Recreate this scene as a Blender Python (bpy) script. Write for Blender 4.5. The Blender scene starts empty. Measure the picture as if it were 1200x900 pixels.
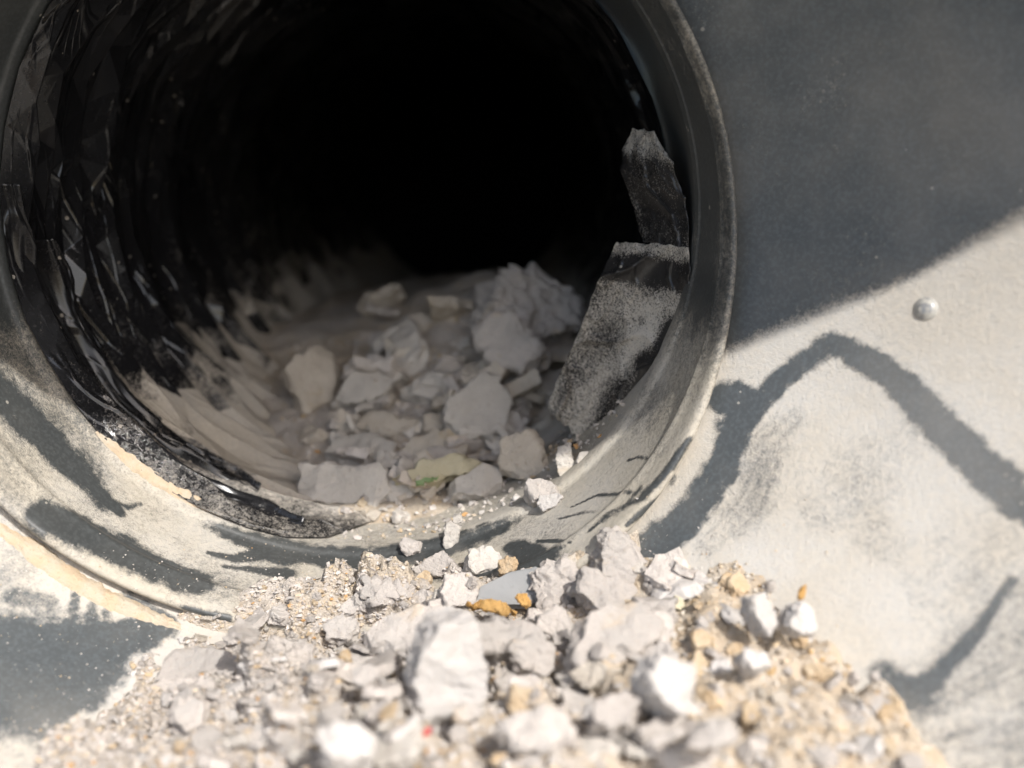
import bpy, bmesh, math, random
import numpy as np
from mathutils import Vector, Matrix, noise
from mathutils.bvhtree import BVHTree

random.seed(7); np.random.seed(7)
scene = bpy.context.scene
C = scene.collection

# ------------------------------------------------------------------ camera
FPX = 1152.6                     # focal length in pixels of the 1200 px wide photograph
PITCH = math.radians(12.0)
CAM = Vector((0.0485, -0.2917, 0.0129))
cam_d = bpy.data.cameras.new('camera'); cam = bpy.data.objects.new('camera', cam_d); C.objects.link(cam)
cam.location = CAM; cam.rotation_euler = (math.radians(90) - PITCH, 0, 0)
cam_d.sensor_width = 36; cam_d.lens = 36 * FPX / 1200
cam_d.clip_start = 0.002; cam_d.clip_end = 100
cam_d.dof.use_dof = True; cam_d.dof.focus_distance = 0.289; cam_d.dof.aperture_fstop = 7.2
cam_d.dof.aperture_blades = 0
scene.camera = cam

# ------------------------------------------------------------------ light
SUN = Vector((0.50, -0.857, 1.0)).normalized()       # towards the sun
world = bpy.data.worlds.new('World'); scene.world = world; world.use_nodes = True
wn = world.node_tree.nodes; wl = world.node_tree.links
sky = wn.new('ShaderNodeTexSky'); sky.sky_type = 'NISHITA'; sky.sun_disc = False; sky.air_density = 1.0; sky.dust_density = 3.0; sky.ozone_density = 1.0
sky.sun_elevation = math.asin(SUN.z); sky.sun_rotation = math.atan2(SUN.x, SUN.y)
wn['Background'].inputs['Strength'].default_value = 0.15
wl.new(sky.outputs['Color'], wn['Background'].inputs['Color'])
sun_d = bpy.data.lights.new('sun', 'SUN'); sun_d.energy = 2.9; sun_d.angle = math.radians(0.5); sun_d.color = (1.0, 0.972, 0.935)
sun = bpy.data.objects.new('sun', sun_d); C.objects.link(sun)
sun.location = SUN * 2; sun.rotation_euler = SUN.to_track_quat('Z', 'Y').to_euler()
vs = scene.view_settings
vs.view_transform = 'Standard'; vs.look = 'None'; vs.exposure = 0.70; vs.gamma = 1.0; vs.use_curve_mapping = False
scene.cycles.max_bounces = 6; scene.cycles.diffuse_bounces = 4; scene.cycles.glossy_bounces = 3
scene.render.engine = 'CYCLES'

# ------------------------------------------------------------------ helpers
UP = Vector((0, math.sin(PITCH), math.cos(PITCH))); FW = Vector((0, math.cos(PITCH), -math.sin(PITCH))); RT = Vector((1, 0, 0))
def ray(px, py):
    return FW + RT * ((px - 600) / FPX) + UP * (-(py - 450) / FPX)
def at_y(px, py, y):
    d = ray(px, py); return CAM + d * ((y - CAM.y) / d.y)
def at_depth(px, py, dep):
    return CAM + ray(px, py) * dep
def cast(bvhs, px, py):
    d = ray(px, py).normalized(); best = None
    for b in bvhs:
        h = b.ray_cast(CAM, d)
        if h[0] is not None and (best is None or h[3] < best[1]): best = (h[0], h[3], h[1])
    return best[0] if best else None
def depth_of(p): return (p - CAM).dot(FW)

def link(o, parent=None, label=None, cat=None, group=None, kind=None):
    C.objects.link(o)
    if parent: o.parent = parent
    if label: o['label'] = label
    if cat: o['category'] = cat
    if group: o['group'] = group
    if kind: o['kind'] = kind
    return o
def empty(name, loc, label, cat, group=None):
    o = bpy.data.objects.new(name, None); o.location = loc; o.empty_display_size = 0.02
    return link(o, None, label, cat, group)
def mesh_np(name, co, faces, smooth=True, mat=None):
    me = bpy.data.meshes.new(name)
    me.from_pydata([tuple(c) for c in co], [], faces); 
    me.polygons.foreach_set('use_smooth', [smooth] * len(me.polygons))
    if mat: me.materials.append(mat)
    me.update(); return me
def grid_faces(n, m, wrap=False, flip=False):
    """n rows (outer index), m columns; wrap joins the last column to the first"""
    f = []
    mm = m if wrap else m - 1
    for i in range(n - 1):
        for j in range(mm):
            k = (j + 1) % m
            q = (i * m + j, i * m + k, (i + 1) * m + k, (i + 1) * m + j)
            f.append(q[::-1] if flip else q)
    return f
def attr(me, name, vals):
    a = me.attributes.new(name, 'FLOAT', 'POINT'); a.data.foreach_set('value', np.asarray(vals, dtype=np.float32))
def sstep(a, b, x):
    t = np.clip((x - a) / (b - a), 0, 1); return t * t * (3 - 2 * t)
def fbm(p, o=4): return noise.fractal(p, 1.0, 2.0, o)          # about -1..1
def np_fbm(co, scale, octv=4, seed=0.0):
    return np.array([noise.fractal(Vector((c[0] * scale[0] + seed, c[1] * scale[1] + seed * 1.7, c[2] * scale[2] - seed)), 1.0, 2.0, octv) for c in co])
def seg_dist(co, pts):
    """distance of each point to a polyline, and the length along it"""
    best = np.full(len(co), 1e9); along = np.zeros(len(co)); acc = 0.0; side = np.zeros(len(co))
    for a, b in zip(pts[:-1], pts[1:]):
        a = np.array(a); b = np.array(b); ab = b - a; L2 = ab.dot(ab)
        t = np.clip(((co - a) @ ab) / L2, 0, 1)
        d = np.linalg.norm(co - (a + t[:, None] * ab), axis=1)
        m = d < best
        best[m] = d[m]; along[m] = (acc + t * math.sqrt(L2))[m]
        acc += math.sqrt(L2)
    return best, along, acc

# ------------------------------------------------------------------ materials
class N:
    def __init__(s, name):
        s.m = bpy.data.materials.new(name); s.m.use_nodes = True
        s.t = s.m.node_tree; s.b = s.t.nodes['Principled BSDF']
    def n(s, typ, **kw):
        x = s.t.nodes.new(typ)
        for k, v in kw.items():
            if k.startswith('i_'): x.inputs[k[2:]].default_value = v
            else: setattr(x, k, v)
        return x
    def l(s, a, b): s.t.links.new(a, b)
    def val(s, v, sock):
        if hasattr(v, 'links'): s.l(v, sock)
        else: sock.default_value = v
    def math(s, op, a, b=0.0, c=0.0, clamp=False):
        x = s.n('ShaderNodeMath', operation=op, use_clamp=clamp)
        s.val(a, x.inputs[0]); s.val(b, x.inputs[1]); s.val(c, x.inputs[2]); return x.outputs[0]
    def noise(s, scale, detail=4, rough=0.55, vec=None, dist=0.0):
        x = s.n('ShaderNodeTexNoise'); x.inputs['Scale'].default_value = scale; x.inputs['Detail'].default_value = detail
        x.inputs['Roughness'].default_value = rough; x.inputs['Distortion'].default_value = dist
        s.l(vec if vec else s.coord(), x.inputs['Vector']); return x.outputs['Fac']
    def coord(s):
        if not hasattr(s, '_c'): s._c = s.n('ShaderNodeTexCoord').outputs['Object']
        return s._c
    def smooth(s, v, a, b, lo=0.0, hi=1.0):
        x = s.n('ShaderNodeMapRange', interpolation_type='SMOOTHSTEP')
        s.val(v, x.inputs[0]); x.inputs[1].default_value = a; x.inputs[2].default_value = b
        x.inputs[3].default_value = lo; x.inputs[4].default_value = hi; return x.outputs[0]
    def mix(s, f, a, b):
        x = s.n('ShaderNodeMix', data_type='RGBA')
        s.val(f, x.inputs[0])
        for v, k in ((a, 6), (b, 7)):
            if hasattr(v, 'links'): s.l(v, x.inputs[k])
            else: x.inputs[k].default_value = (*v, 1)
        return x.outputs[2]
    def fmix(s, f, a, b):
        x = s.n('ShaderNodeMix', data_type='FLOAT')
        s.val(f, x.inputs[0]); s.val(a, x.inputs[2]); s.val(b, x.inputs[3]); return x.outputs[0]
    def attr(s, name):
        return s.n('ShaderNodeAttribute', attribute_name=name).outputs['Fac']
    def bump(s, h, strength, dist, prev=None):
        x = s.n('ShaderNodeBump'); x.inputs['Strength'].default_value = strength; x.inputs['Distance'].default_value = dist
        s.l(h, x.inputs['Height'])
        if prev: s.l(prev, x.inputs['Normal'])
        return x.outputs['Normal']
    def set(s, **kw):
        for k, v in kw.items():
            sock = s.b.inputs[k.replace('_', ' ')]
            if hasattr(v, 'links'): s.l(v, sock)
            else: sock.default_value = (*v, 1) if isinstance(v, tuple) else v
        return s.m

def dusty_plastic(name, plastic, dust_a, dust_b, rough=0.38, film=False, auto=1.0, grain=0.7, veil_k=0.16, lo=0.2, hi=0.8):
    """dark plastic under a coat of plaster dust; vertex value 'dust' is how much dust lies there (fingers wiped some off)"""
    g = N(name)
    d = g.attr('dust')
    if film:
        geo = g.n('ShaderNodeNewGeometry'); sp = g.n('ShaderNodeSeparateXYZ'); g.l(geo.outputs['Position'], sp.inputs[0])
        sn = g.n('ShaderNodeSeparateXYZ'); g.l(geo.outputs['Normal'], sn.inputs[0])
        low_ = g.smooth(sp.outputs[2], -.022, -.070); face = g.smooth(g.math('ADD', sn.outputs[2], g.math('MULTIPLY', g.math('SUBTRACT', g.noise(55, 3), .5), .5)), .34, .70)
        dp = g.smooth(sp.outputs[1], .012, .046, .22 * auto, auto)
        d = g.math('ADD', d, g.math('MULTIPLY', g.math('MULTIPLY', low_, face), g.math('MULTIPLY', dp, .80)))
        d = g.math('ADD', d, g.math('MULTIPLY', g.smooth(sp.outputs[2], .02, -.08), .16 * auto)); d = g.math('ADD', d, g.smooth(sp.outputs[1], .09, .32, 0.0, .20 * auto))  # last term lightens the deep walls' colour, standing in for light fading inward
    n1 = g.noise(70, 5, 0.6); n2 = g.noise(650, 4, 0.7); n3 = g.noise(1900, 3, 0.7)
    v = g.math('ADD', d, g.math('MULTIPLY', g.math('SUBTRACT', n1, 0.5), 0.55))
    v = g.math('ADD', v, g.math('MULTIPLY', g.math('SUBTRACT', n2, 0.5), 0.75))
    v = g.math('ADD', v, g.math('MULTIPLY', g.math('SUBTRACT', n3, 0.5), grain))
    cov = g.smooth(v, lo, hi)
    # single settled specks on otherwise clean plastic
    vo = g.n('ShaderNodeTexVoronoi', feature='F1'); vo.inputs['Scale'].default_value = 190; vo.inputs['Randomness'].default_value = 1
    g.l(g.coord(), vo.inputs['Vector'])
    sep = g.n('ShaderNodeSeparateColor'); g.l(vo.outputs['Color'], sep.inputs[0])
    rad = g.math('MULTIPLY', g.smooth(sep.outputs[0], 0.55, 1.0), 0.13)
    spk = g.math('MULTIPLY', g.math('LESS_THAN', vo.outputs['Distance'], rad), 0.55)
    cov2 = g.math('MAXIMUM', cov, spk)
    # thin veil of fine powder in places
    veil = g.math('MULTIPLY', g.smooth(g.noise(16, 5, 0.6), 0.38, 0.75), veil_k); veil = g.math('ADD', veil, veil_k * .25)
    cov2 = g.math('MAXIMUM', cov2, veil)
    dust = g.mix(g.smooth(g.noise(38, 4, 0.6), 0.35, 0.68), dust_a, dust_b)
    dust = g.mix(g.math('MULTIPLY', g.smooth(n2, 0.35, 0.75), 0.35), dust, (0.62, 0.55, 0.45))
    dust = g.mix(g.smooth(n3, 0.62, 0.8), dust, (0.22, 0.18, 0.14))
    pl = g.mix(g.smooth(g.noise(900, 2), 0.4, 0.7), plastic, tuple(c * 1.5 for c in plastic))
    col = g.mix(cov2, pl, dust)
    r = g.fmix(cov2, g.math('ADD', rough, g.math('MULTIPLY', g.math('SUBTRACT', g.noise(30, 4), 0.5), 0.2)), 0.95)
    h = g.math('ADD', g.math('MULTIPLY', n3, 0.5), g.math('MULTIPLY', n2, 0.8))
    h = g.math('MULTIPLY', h, g.math('ADD', cov2, 0.08))
    nb = g.bump(h, 0.55, 0.0006)
    if film:                       # hard creases of crumpled film, drawn out round the duct
        cx = g.n('ShaderNodeCombineXYZ'); an = g.math('ARCTAN2', sp.outputs[2], g.math('MULTIPLY', sp.outputs[0], -1)); g.l(g.math('ADD', g.math('MULTIPLY', an, 2.0), g.math('MULTIPLY', sp.outputs[1], 22)), cx.inputs[0]); g.l(g.math('MULTIPLY', sp.outputs[1], 85), cx.inputs[1])
        hs = []
        for sc, ft in ((1.0, 'F1'), (1.0, 'DISTANCE_TO_EDGE'), (2.1, 'DISTANCE_TO_EDGE')):
            wv = g.n('ShaderNodeVectorMath', operation='ADD'); g.l(cx.outputs[0], wv.inputs[0])
            nn = g.n('ShaderNodeTexNoise'); nn.inputs['Scale'].default_value = .45 * sc; nn.inputs['Detail'].default_value = 1; g.l(cx.outputs[0], nn.inputs['Vector'])
            g.l(nn.outputs['Color'], wv.inputs[1])
            v2 = g.n('ShaderNodeTexVoronoi', feature=ft, voronoi_dimensions='2D'); v2.inputs['Scale'].default_value = sc; g.l(wv.outputs[0], v2.inputs['Vector'])
            hs.append(v2.outputs['Distance'])
        e1_ = g.smooth(hs[1], 0.0, 0.07, 1.0, 0.0); e2_ = g.smooth(hs[2], 0.0, 0.09, 1.0, 0.0)
        gate = g.smooth(g.noise(45, 2), .40, .60)
        hh = g.math('ADD', g.math('MULTIPLY', hs[0], .30), g.math('MULTIPLY', gate, g.math('ADD', g.math('MULTIPLY', e1_, .34), g.math('MULTIPLY', e2_, .12))))
        nb = g.bump(hh, 1.0, 0.0012, nb)
    return g.set(Base_Color=col, Roughness=r, Normal=nb, Specular_IOR_Level=g.fmix(cov2, 0.5, 0.12))

M_CASING = dusty_plastic('dusty_grey_plastic', (0.042, 0.051, 0.057), (0.47, 0.44, 0.39), (0.50, 0.485, 0.455), 0.42, veil_k=.20, lo=.10, hi=1.0, grain=.8)
M_FLANGE = dusty_plastic('dusty_flange_plastic', (0.042, 0.046, 0.047), (0.42, 0.385, 0.32), (0.45, 0.425, 0.38), 0.36, grain=1.0, lo=.18, hi=.92, veil_k=.06)
M_FILM = dusty_plastic('dusty_black_film', (0.010, 0.010, 0.011), (0.42, 0.375, 0.315), (0.44, 0.41, 0.37), 0.10, film=True, veil_k=0.0)
M_STRIP = dusty_plastic('loose_black_film', (0.010, 0.010, 0.011), (0.42, 0.36, 0.29), (0.45, 0.41, 0.36), 0.26, film=True, auto=0.35, veil_k=0.0)
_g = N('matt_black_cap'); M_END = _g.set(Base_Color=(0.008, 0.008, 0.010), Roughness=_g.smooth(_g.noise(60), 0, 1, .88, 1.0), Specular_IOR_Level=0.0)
M_TAPE = dusty_plastic('dusty_black_tape', (0.012, 0.012, 0.013), (0.50, 0.46, 0.40), (0.54, 0.51, 0.46), 0.20, grain=1.7, veil_k=.04, lo=.30, hi=.80)

def mineral(name, a, b, dark, scale=60, stain=None, rough=0.95, bump=0.6):
    g = N(name)
    oi = g.n('ShaderNodeObjectInfo')
    vec = g.n('ShaderNodeVectorMath', operation='ADD'); g.l(g.coord(), vec.inputs[0])
    cx = g.n('ShaderNodeCombineXYZ')
    for k in range(3): g.l(g.math('MULTIPLY', oi.outputs['Random'], 7.3 + 3 * k), cx.inputs[k])
    g.l(cx.outputs[0], vec.inputs[1]); v = vec.outputs[0]
    n1 = g.noise(scale, 5, 0.6, v); n2 = g.noise(scale * 9, 4, 0.65, v); n3 = g.noise(scale * 34, 3, 0.6, v)
    col = g.mix(g.smooth(n1, 0.36, 0.66), a, b)
    if stain: col = g.mix(g.smooth(g.noise(scale * 0.7, 4, 0.6, v, 0.6), 0.58, 0.74), col, stain)
    col = g.mix(g.math('MULTIPLY', g.smooth(n2, 0.54, 0.76), 0.55), col, dark)
    col = g.mix(g.math('MULTIPLY', g.smooth(n3, 0.6, 0.8), 0.5), col, dark)
    hsv = g.n('ShaderNodeHueSaturation'); g.l(col, hsv.inputs['Color'])
    g.l(g.math('ADD', 0.86, g.math('MULTIPLY', oi.outputs['Random'], 0.24)), hsv.inputs['Value'])
    h = g.math('ADD', g.math('MULTIPLY', n2, 0.7), g.math('MULTIPLY', n3, 0.35))
    return g.set(Base_Color=hsv.outputs['Color'], Roughness=rough, Normal=g.bump(h, bump, 0.0022), Specular_IOR_Level=0.2)

M_PLASTER = mineral('pale_plaster', (0.50, 0.455, 0.415), (0.43, 0.40, 0.37), (0.33, 0.28, 0.23), 70, (0.50, 0.41, 0.31))
M_WHITE = mineral('white_plaster', (0.53, 0.50, 0.47), (0.48, 0.455, 0.43), (0.40, 0.35, 0.30), 60, None, 0.95, 0.45)
M_GREY = mineral('grey_mortar', (0.50, 0.465, 0.42), (0.55, 0.515, 0.465), (0.30, 0.24, 0.20), 80, (0.48, 0.41, 0.32))
M_SMOOTH = mineral('smooth_grey_tile', (0.30, 0.305, 0.305), (0.33, 0.33, 0.325), (0.26, 0.255, 0.25), 50, None, 0.6, 0.08)
M_BROWN = mineral('brown_grey_mortar', (0.48, 0.425, 0.355), (0.53, 0.48, 0.41), (0.26, 0.18, 0.13), 80, (0.45, 0.36, 0.24))
M_TAN = mineral('tan_sandstone', (0.55, 0.41, 0.26), (0.58, 0.48, 0.35), (0.36, 0.24, 0.13), 120, (0.60, 0.42, 0.22))
M_ORANGE = mineral('orange_bark', (0.55, 0.31, 0.10), (0.60, 0.38, 0.15), (0.25, 0.11, 0.04), 150, None, 0.85)
M_YELLOW = mineral('yellow_foam', (0.60, 0.55, 0.40), (0.56, 0.50, 0.35), (0.45, 0.38, 0.25), 110, None, 0.9)
M_RED = mineral('red_plastic', (0.48, 0.10, 0.10), (0.50, 0.17, 0.16), (0.46, 0.3, 0.26), 100, None, 0.6)
M_GREEN = mineral('green_paint', (0.22, 0.34, 0.14), (0.32, 0.40, 0.22), (0.25, 0.26, 0.14), 120, None, 0.8)

def sand_mat():
    g = N('sandy_debris')
    n0 = g.noise(22, 4, 0.6); n1 = g.noise(130, 4, 0.65); n2 = g.noise(700, 3, 0.7); n3 = g.noise(2200, 2, 0.7)
    col = g.mix(g.smooth(n0, 0.38, 0.62), (0.52, 0.475, 0.43), (0.53, 0.45, 0.35))
    col = g.mix(g.math('MULTIPLY', g.smooth(n1, 0.54, 0.74), 0.6), col, (0.56, 0.42, 0.27))
    col = g.mix(g.math('MULTIPLY', g.smooth(n2, 0.52, 0.75), 0.6), col, (0.64, 0.58, 0.51))
    col = g.mix(g.math('MULTIPLY', g.smooth(n3, 0.58, 0.78), 0.5), col, (0.33, 0.26, 0.19))
    col = g.mix(g.math('MULTIPLY', g.attr('tan'), .8), col, g.mix(g.smooth(n1, .4, .65), (0.57, 0.46, 0.33), (0.55, 0.49, 0.41)))
    h = g.math('ADD', g.math('MULTIPLY', n2, 1.0), g.math('MULTIPLY', n3, 0.5))
    return g.set(Base_Color=col, Roughness=0.97, Normal=g.bump(h, 0.9, 0.0016), Specular_IOR_Level=0.15)
M_SAND = sand_mat()
def fine_sand_mat():
    g = N('fine_tan_sand')
    n1 = g.noise(160, 4, 0.6); n2 = g.noise(1300, 3, 0.7); n3 = g.noise(3000, 2, 0.7)
    col = g.mix(g.smooth(n1, 0.38, 0.65), (0.55, 0.43, 0.30), (0.53, 0.46, 0.36))
    col = g.mix(g.math('MULTIPLY', g.smooth(n2, 0.55, 0.75), 0.6), col, (0.35, 0.23, 0.13))
    col = g.mix(g.math('MULTIPLY', g.smooth(n3, 0.56, 0.75), 0.5), col, (0.68, 0.56, 0.42))
    return g.set(Base_Color=col, Roughness=0.97, Normal=g.bump(g.math('ADD', n2, n3), 0.7, 0.0007), Specular_IOR_Level=0.15)
M_FINE = fine_sand_mat()
def grit_mat(tan=False):
    g = N('tan_grit' if tan else 'mixed_grit')
    r = g.n('ShaderNodeNewGeometry').outputs['Random Per Island']
    cr = g.n('ShaderNodeValToRGB'); g.l(r, cr.inputs[0]); e = cr.color_ramp; e.interpolation = 'CONSTANT'
    cols = [(0.54, 0.495, 0.455), (0.47, 0.44, 0.41), (0.54, 0.45, 0.34), (0.58, 0.545, 0.51), (0.50, 0.39, 0.26), (0.44, 0.40, 0.36), (0.56, 0.51, 0.45), (0.52, 0.31, 0.14), (0.54, 0.49, 0.45), (0.30, 0.27, 0.25)]
    if tan: cols = [(0.58, 0.47, 0.34), (0.55, 0.50, 0.44), (0.58, 0.48, 0.36), (0.60, 0.56, 0.50), (0.56, 0.44, 0.29), (0.54, 0.46, 0.36), (0.58, 0.52, 0.44), (0.55, 0.38, 0.20), (0.57, 0.48, 0.36), (0.42, 0.36, 0.30)]
    pos = [0, .18, .32, .45, .60, .68, .76, .92, .94, .985]
    while len(e.elements) < len(cols): e.elements.new(0.5)
    for k, (c, p) in enumerate(zip(cols, pos)): e.elements[k].position = p; e.elements[k].color = (*c, 1)
    n = g.noise(1500, 3, 0.7)
    col = g.mix(g.math('MULTIPLY', g.smooth(n, 0.5, 0.75), 0.4), cr.outputs[0], (0.32, 0.25, 0.19))
    return g.set(Base_Color=col, Roughness=0.96, Normal=g.bump(n, 0.5, 0.0005), Specular_IOR_Level=0.15)
M_GRIT = grit_mat(); M_GRIT_TAN = grit_mat(True)
def metal_mat():
    g = N('dull_rivet_metal')
    cv = g.smooth(g.noise(700, 5, .7), .38, .62)
    return g.set(Base_Color=g.mix(cv, (0.30, 0.30, 0.30), (0.44, 0.42, 0.37)), Metallic=g.fmix(cv, .5, 0.0), Roughness=g.fmix(cv, .38, .9))
M_RIVET = metal_mat()

# ------------------------------------------------------------------ casing: inner lip, flange ring, panel, hood
R = 0.1025                     # clear radius of the pipe mouth
RO, YO = R + 0.0095, -0.035    # front edge of the flange ring
casing = empty('plastic_casing', (0, 0, -0.115), 'dark grey moulded plastic casing with a round pipe mouth, coated in plaster dust', 'plastic casing')
NT = 720
TH = np.linspace(0, 2 * math.pi, NT, endpoint=False)
fk = [(-180, 1.1), (-150, 1.18), (-135, 1.16), (-115, 1.06), (-90, 1.0), (-60, 1.12), (-40, 1.12), (-20, .85), (0, .62), (30, .52), (60, .50), (100, .6), (140, .8), (180, 1.1)]
def ecc(th):
    """how far the ring stands out, by angle"""
    dgs = np.degrees(th)
    return sum(np.interp((dgs + o + 180) % 360 - 180, [k[0] for k in fk], [k[1] for k in fk]) for o in (-10, -5, 0, 5, 10)) / 5
EC = ecc(TH)
def lathe(profile, name, thetas=TH):
    """profile: (r, y) pairs; returns coordinates and faces, closed round"""
    rows = []
    for r, y in profile:
        k = EC if y < 0 else np.ones(len(thetas))
        rr = R + (r - R) * (k if y < 0 else 1.0); yy = y * k
        rows.append(np.stack([rr * np.cos(thetas), yy, rr * np.sin(thetas)], 1))
    return np.concatenate(rows), grid_faces(len(profile), len(thetas), True)
def resample(prof, step):
    out = [prof[0]]
    for (r0, y0), (r1, y1) in zip(prof[:-1], prof[1:]):
        n = max(1, int(math.hypot(r1 - r0, y1 - y0) / step))
        for k in range(1, n + 1): out.append((r0 + (r1 - r0) * k / n, y0 + (y1 - y0) * k / n))
    return out
def smooth_prof(p, it=1):
    for _ in range(it):
        q = [p[0]]
        for a, b in zip(p[:-1], p[1:]):
            q.append((a[0] * .75 + b[0] * .25, a[1] * .75 + b[1] * .25)); q.append((a[0] * .25 + b[0] * .75, a[1] * .25 + b[1] * .75))
        q.append(p[-1]); p = q
    return p
prof = [(R + .004, .075), (R + .001, .060), (R + .0002, .012), (R - .0003, .003), (R + .0004, 0.0), (R + .0018, -.0012), (R + .0022, -.004),
        (R + .0052, -.0235), (R + .0055, -.0255), (R + .0048, -.0275), (R + .0060, -.0300), (RO - .0022, -.0355), (RO - .0008, -.0372), (RO + .0008, -.0366),
        (RO + .0012, -.0345), (RO + .0014, -.0290), (RO + .0016, -.020)]
prof = smooth_prof(resample(prof, .003), 2)
fl_co, fl_f = lathe(prof, 'flange')
ang = np.arctan2(fl_co[:, 2], fl_co[:, 0])

# funnel-shaped panel round the flange: it leans towards the viewer by an angle that varies round the ring
keys = [(-180, 30), (-150, 48), (-130, 62), (-110, 74), (-90, 78), (-70, 74), (-50, 60), (-30, 46), (0, 35), (30, 30), (60, 20), (90, 12), (120, 14), (150, 20), (180, 30)]
kx = np.array([k[0] for k in keys]); ky = np.array([k[1] for k in keys])
def lean(deg):
    v = sum(np.interp((deg + o + 180) % 360 - 180, kx, ky) for o in (-12, -6, 0, 6, 12)) / 5
    return np.radians(v)
S = np.concatenate([np.linspace(0, .006, 7), np.linspace(.007, .14, 150), np.linspace(.145, .42, 30)])
LE = lean(np.degrees(TH))
rows = []
for s in S:
    ease = min(1.0, s / .05); l = LE * (0.55 + 0.45 * ease)
    s2 = s
    r = R + (RO + .0012 - R) * EC + s2 * np.cos(LE); y = YO * EC + .0045 - s2 * np.sin(LE) + .0015 * math.sin(s * 40)
    rows.append(np.stack([r * np.cos(TH), y, r * np.sin(TH)], 1))
pn_co = np.concatenate(rows); pn_f = grid_faces(len(S), NT, True)
# slight waviness of the moulded sheet
w = np_fbm(pn_co[::1], (14, 14, 14), 2, 3.1); pn_co[:, 1] += w * .0012 * np.clip((np.repeat(S, NT)) / .03, 0, 1)

bv_panel = BVHTree.FromPolygons([Vector(c) for c in pn_co], pn_f)
bv_flange = BVHTree.FromPolygons([Vector(c) for c in fl_co], fl_f)
SURF = [bv_panel, bv_flange]

def hits(pts): return [p for p in (cast(SURF, x, y) for x, y in pts) if p is not None]
# finger wipes and scrapes in the dust: photo points -> points lying on the casing, half width (m), strength
STROKES = [
    ([(853, 560), (872, 500), (905, 455), (945, 420), (975, 402), (1010, 418), (1050, 445), (1105, 500), (1150, 545), (1205, 592)], [.0024, .0034, .0052], 1.25),
    ([(842, 585), (862, 530), (895, 478), (925, 448)], [.0007, .0010, .0008], .8),
    ([(846, 468), (866, 470), (884, 468)], [.0044, .0050, .003], 1.4),
    ([(850, 500), (862, 500), (868, 520)], [.0035, .004, .002], .8),
    ([(866, 480), (846, 540), (820, 590), (790, 622), (764, 645)], [.0026, .0048, .0058], 1.45),
    ([(1186, 680), (1150, 735), (1115, 775), (1075, 812)], [.0012, .0022, .0030], .8),
    ([(1200, 745), (1160, 790), (1110, 825)], [.0016, .0020, .003], .5),
    ([(1036, 792), (1055, 812), (1085, 822)], [.0035, .0045, .003], .85),
    ([(1110, 800), (1160, 818), (1205, 810)], [.004, .005, .005], .45),
    ([(1130, 880), (1170, 872), (1210, 868)], [.006, .006, .006], .6),
    ([(960, 600), (1010, 560), (1060, 520)], [.006, .010, .006], .22), ([(1100, 690), (1150, 640), (1210, 600)], [.008, .010, .010], .25), ([(1090, 850), (1150, 830), (1210, 800)], [.012, .014, .014], .42), ([(1120, 770), (1210, 700)], [.006, .008], .35), ([(870, 560), (900, 520), (930, 490)], [.004, .006, .004], .3), ([(830, 640), (880, 590), (900, 540)], [.004, .007, .004], .35),
    ([(1010, 610), (1040, 640)], [.006, .005], .22), ([(1080, 470), (1095, 500)], [.003, .003], .2),
    # left flange
    ([(56, 607), (95, 622), (140, 643), (185, 664), (228, 680)], [.0048, .0062, .0050], 1.5),
    ([(-10, 455), (20, 480), (55, 515), (100, 560), (140, 600)], [.0075, .0065, .0020], .85),
    ([(95, 545), (120, 590)], [.006, .004], .5), ([(138, 590), (150, 595), (165, 590)], [.0008, .001, .0006], .8),
    ([(245, 648), (275, 655), (310, 648), (340, 655)], [.0010, .0030, .0040], 1.0),
    ([(262, 664), (300, 668), (335, 672)], [.0008, .0018, .0032], .9),
    ([(300, 632), (330, 640), (420, 668)], [.0012, .003, .0035], 1.0),
    ([(325, 640), (440, 668), (520, 672), (640, 655)], [.0036, .004, .0045], 1.0),
    ([(600, 640), (625, 652), (632, 668)], [.0030, .0042, .005], 1.1),
    ([(R * math.cos(math.radians(a)), -.003, R * math.sin(math.radians(a))) for a in (-122, -112, -102, -92, -82, -72, -64, -56)], [.001, .0042, .0050, .0060, .0050, .001], 1.15),
    # right flange: thin scrapes
    ([(735, 540), (748, 535), (790, 548)], [.0005, .0008, .0008], 1.0),
    ([(670, 594), (700, 580), (740, 577)], [.0004, .0008, .0007], 1.0),
    ([(655, 608), (685, 600), (708, 597)], [.0004, .0008, .0005], .9),
    ([(690, 622), (715, 600), (750, 585), (772, 562), (790, 540), (808, 515)], [.0006, .0014, .0012], 1.0),
    ([(700, 615), (730, 596), (752, 572)], [.0005, .001, .0008], .9),
    ([(735, 615), (765, 590), (790, 560)], [.0006, .0016, .0012], .8),
    ([(630, 634), (655, 634), (670, 636)], [.0005, .0007, .0004], .9), ([(628, 640), (650, 642), (662, 641)], [.0004, .0006, .0004], .8),
    # floor at the lower left
    ([(-10, 770), (40, 770), (90, 765), (130, 755), (188, 735)], [.0110, .0115, .0042], 1.2),
    ([(-10, 810), (40, 815), (90, 805), (125, 790)], [.009, .010, .006], 1.1),
    ([(150, 700), (168, 712), (195, 726)], [.002, .003, .002], .9), ([(90, 690), (85, 720), (70, 750)], [.0012, .0015, .003], .7),
    ([(110, 700), (105, 730)], [.0008, .002], .7), ([(128, 706), (120, 740)], [.0007, .002], .7), ([(20, 700), (60, 705)], [.003, .002], .4),
    ([(-10, 850), (60, 860), (140, 868), (230, 880)], [.003, .004, .004], .45),
    ([(215, 712), (240, 720), (266, 724)], [.0008, .0012, .0014], 1.0),
]
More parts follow.
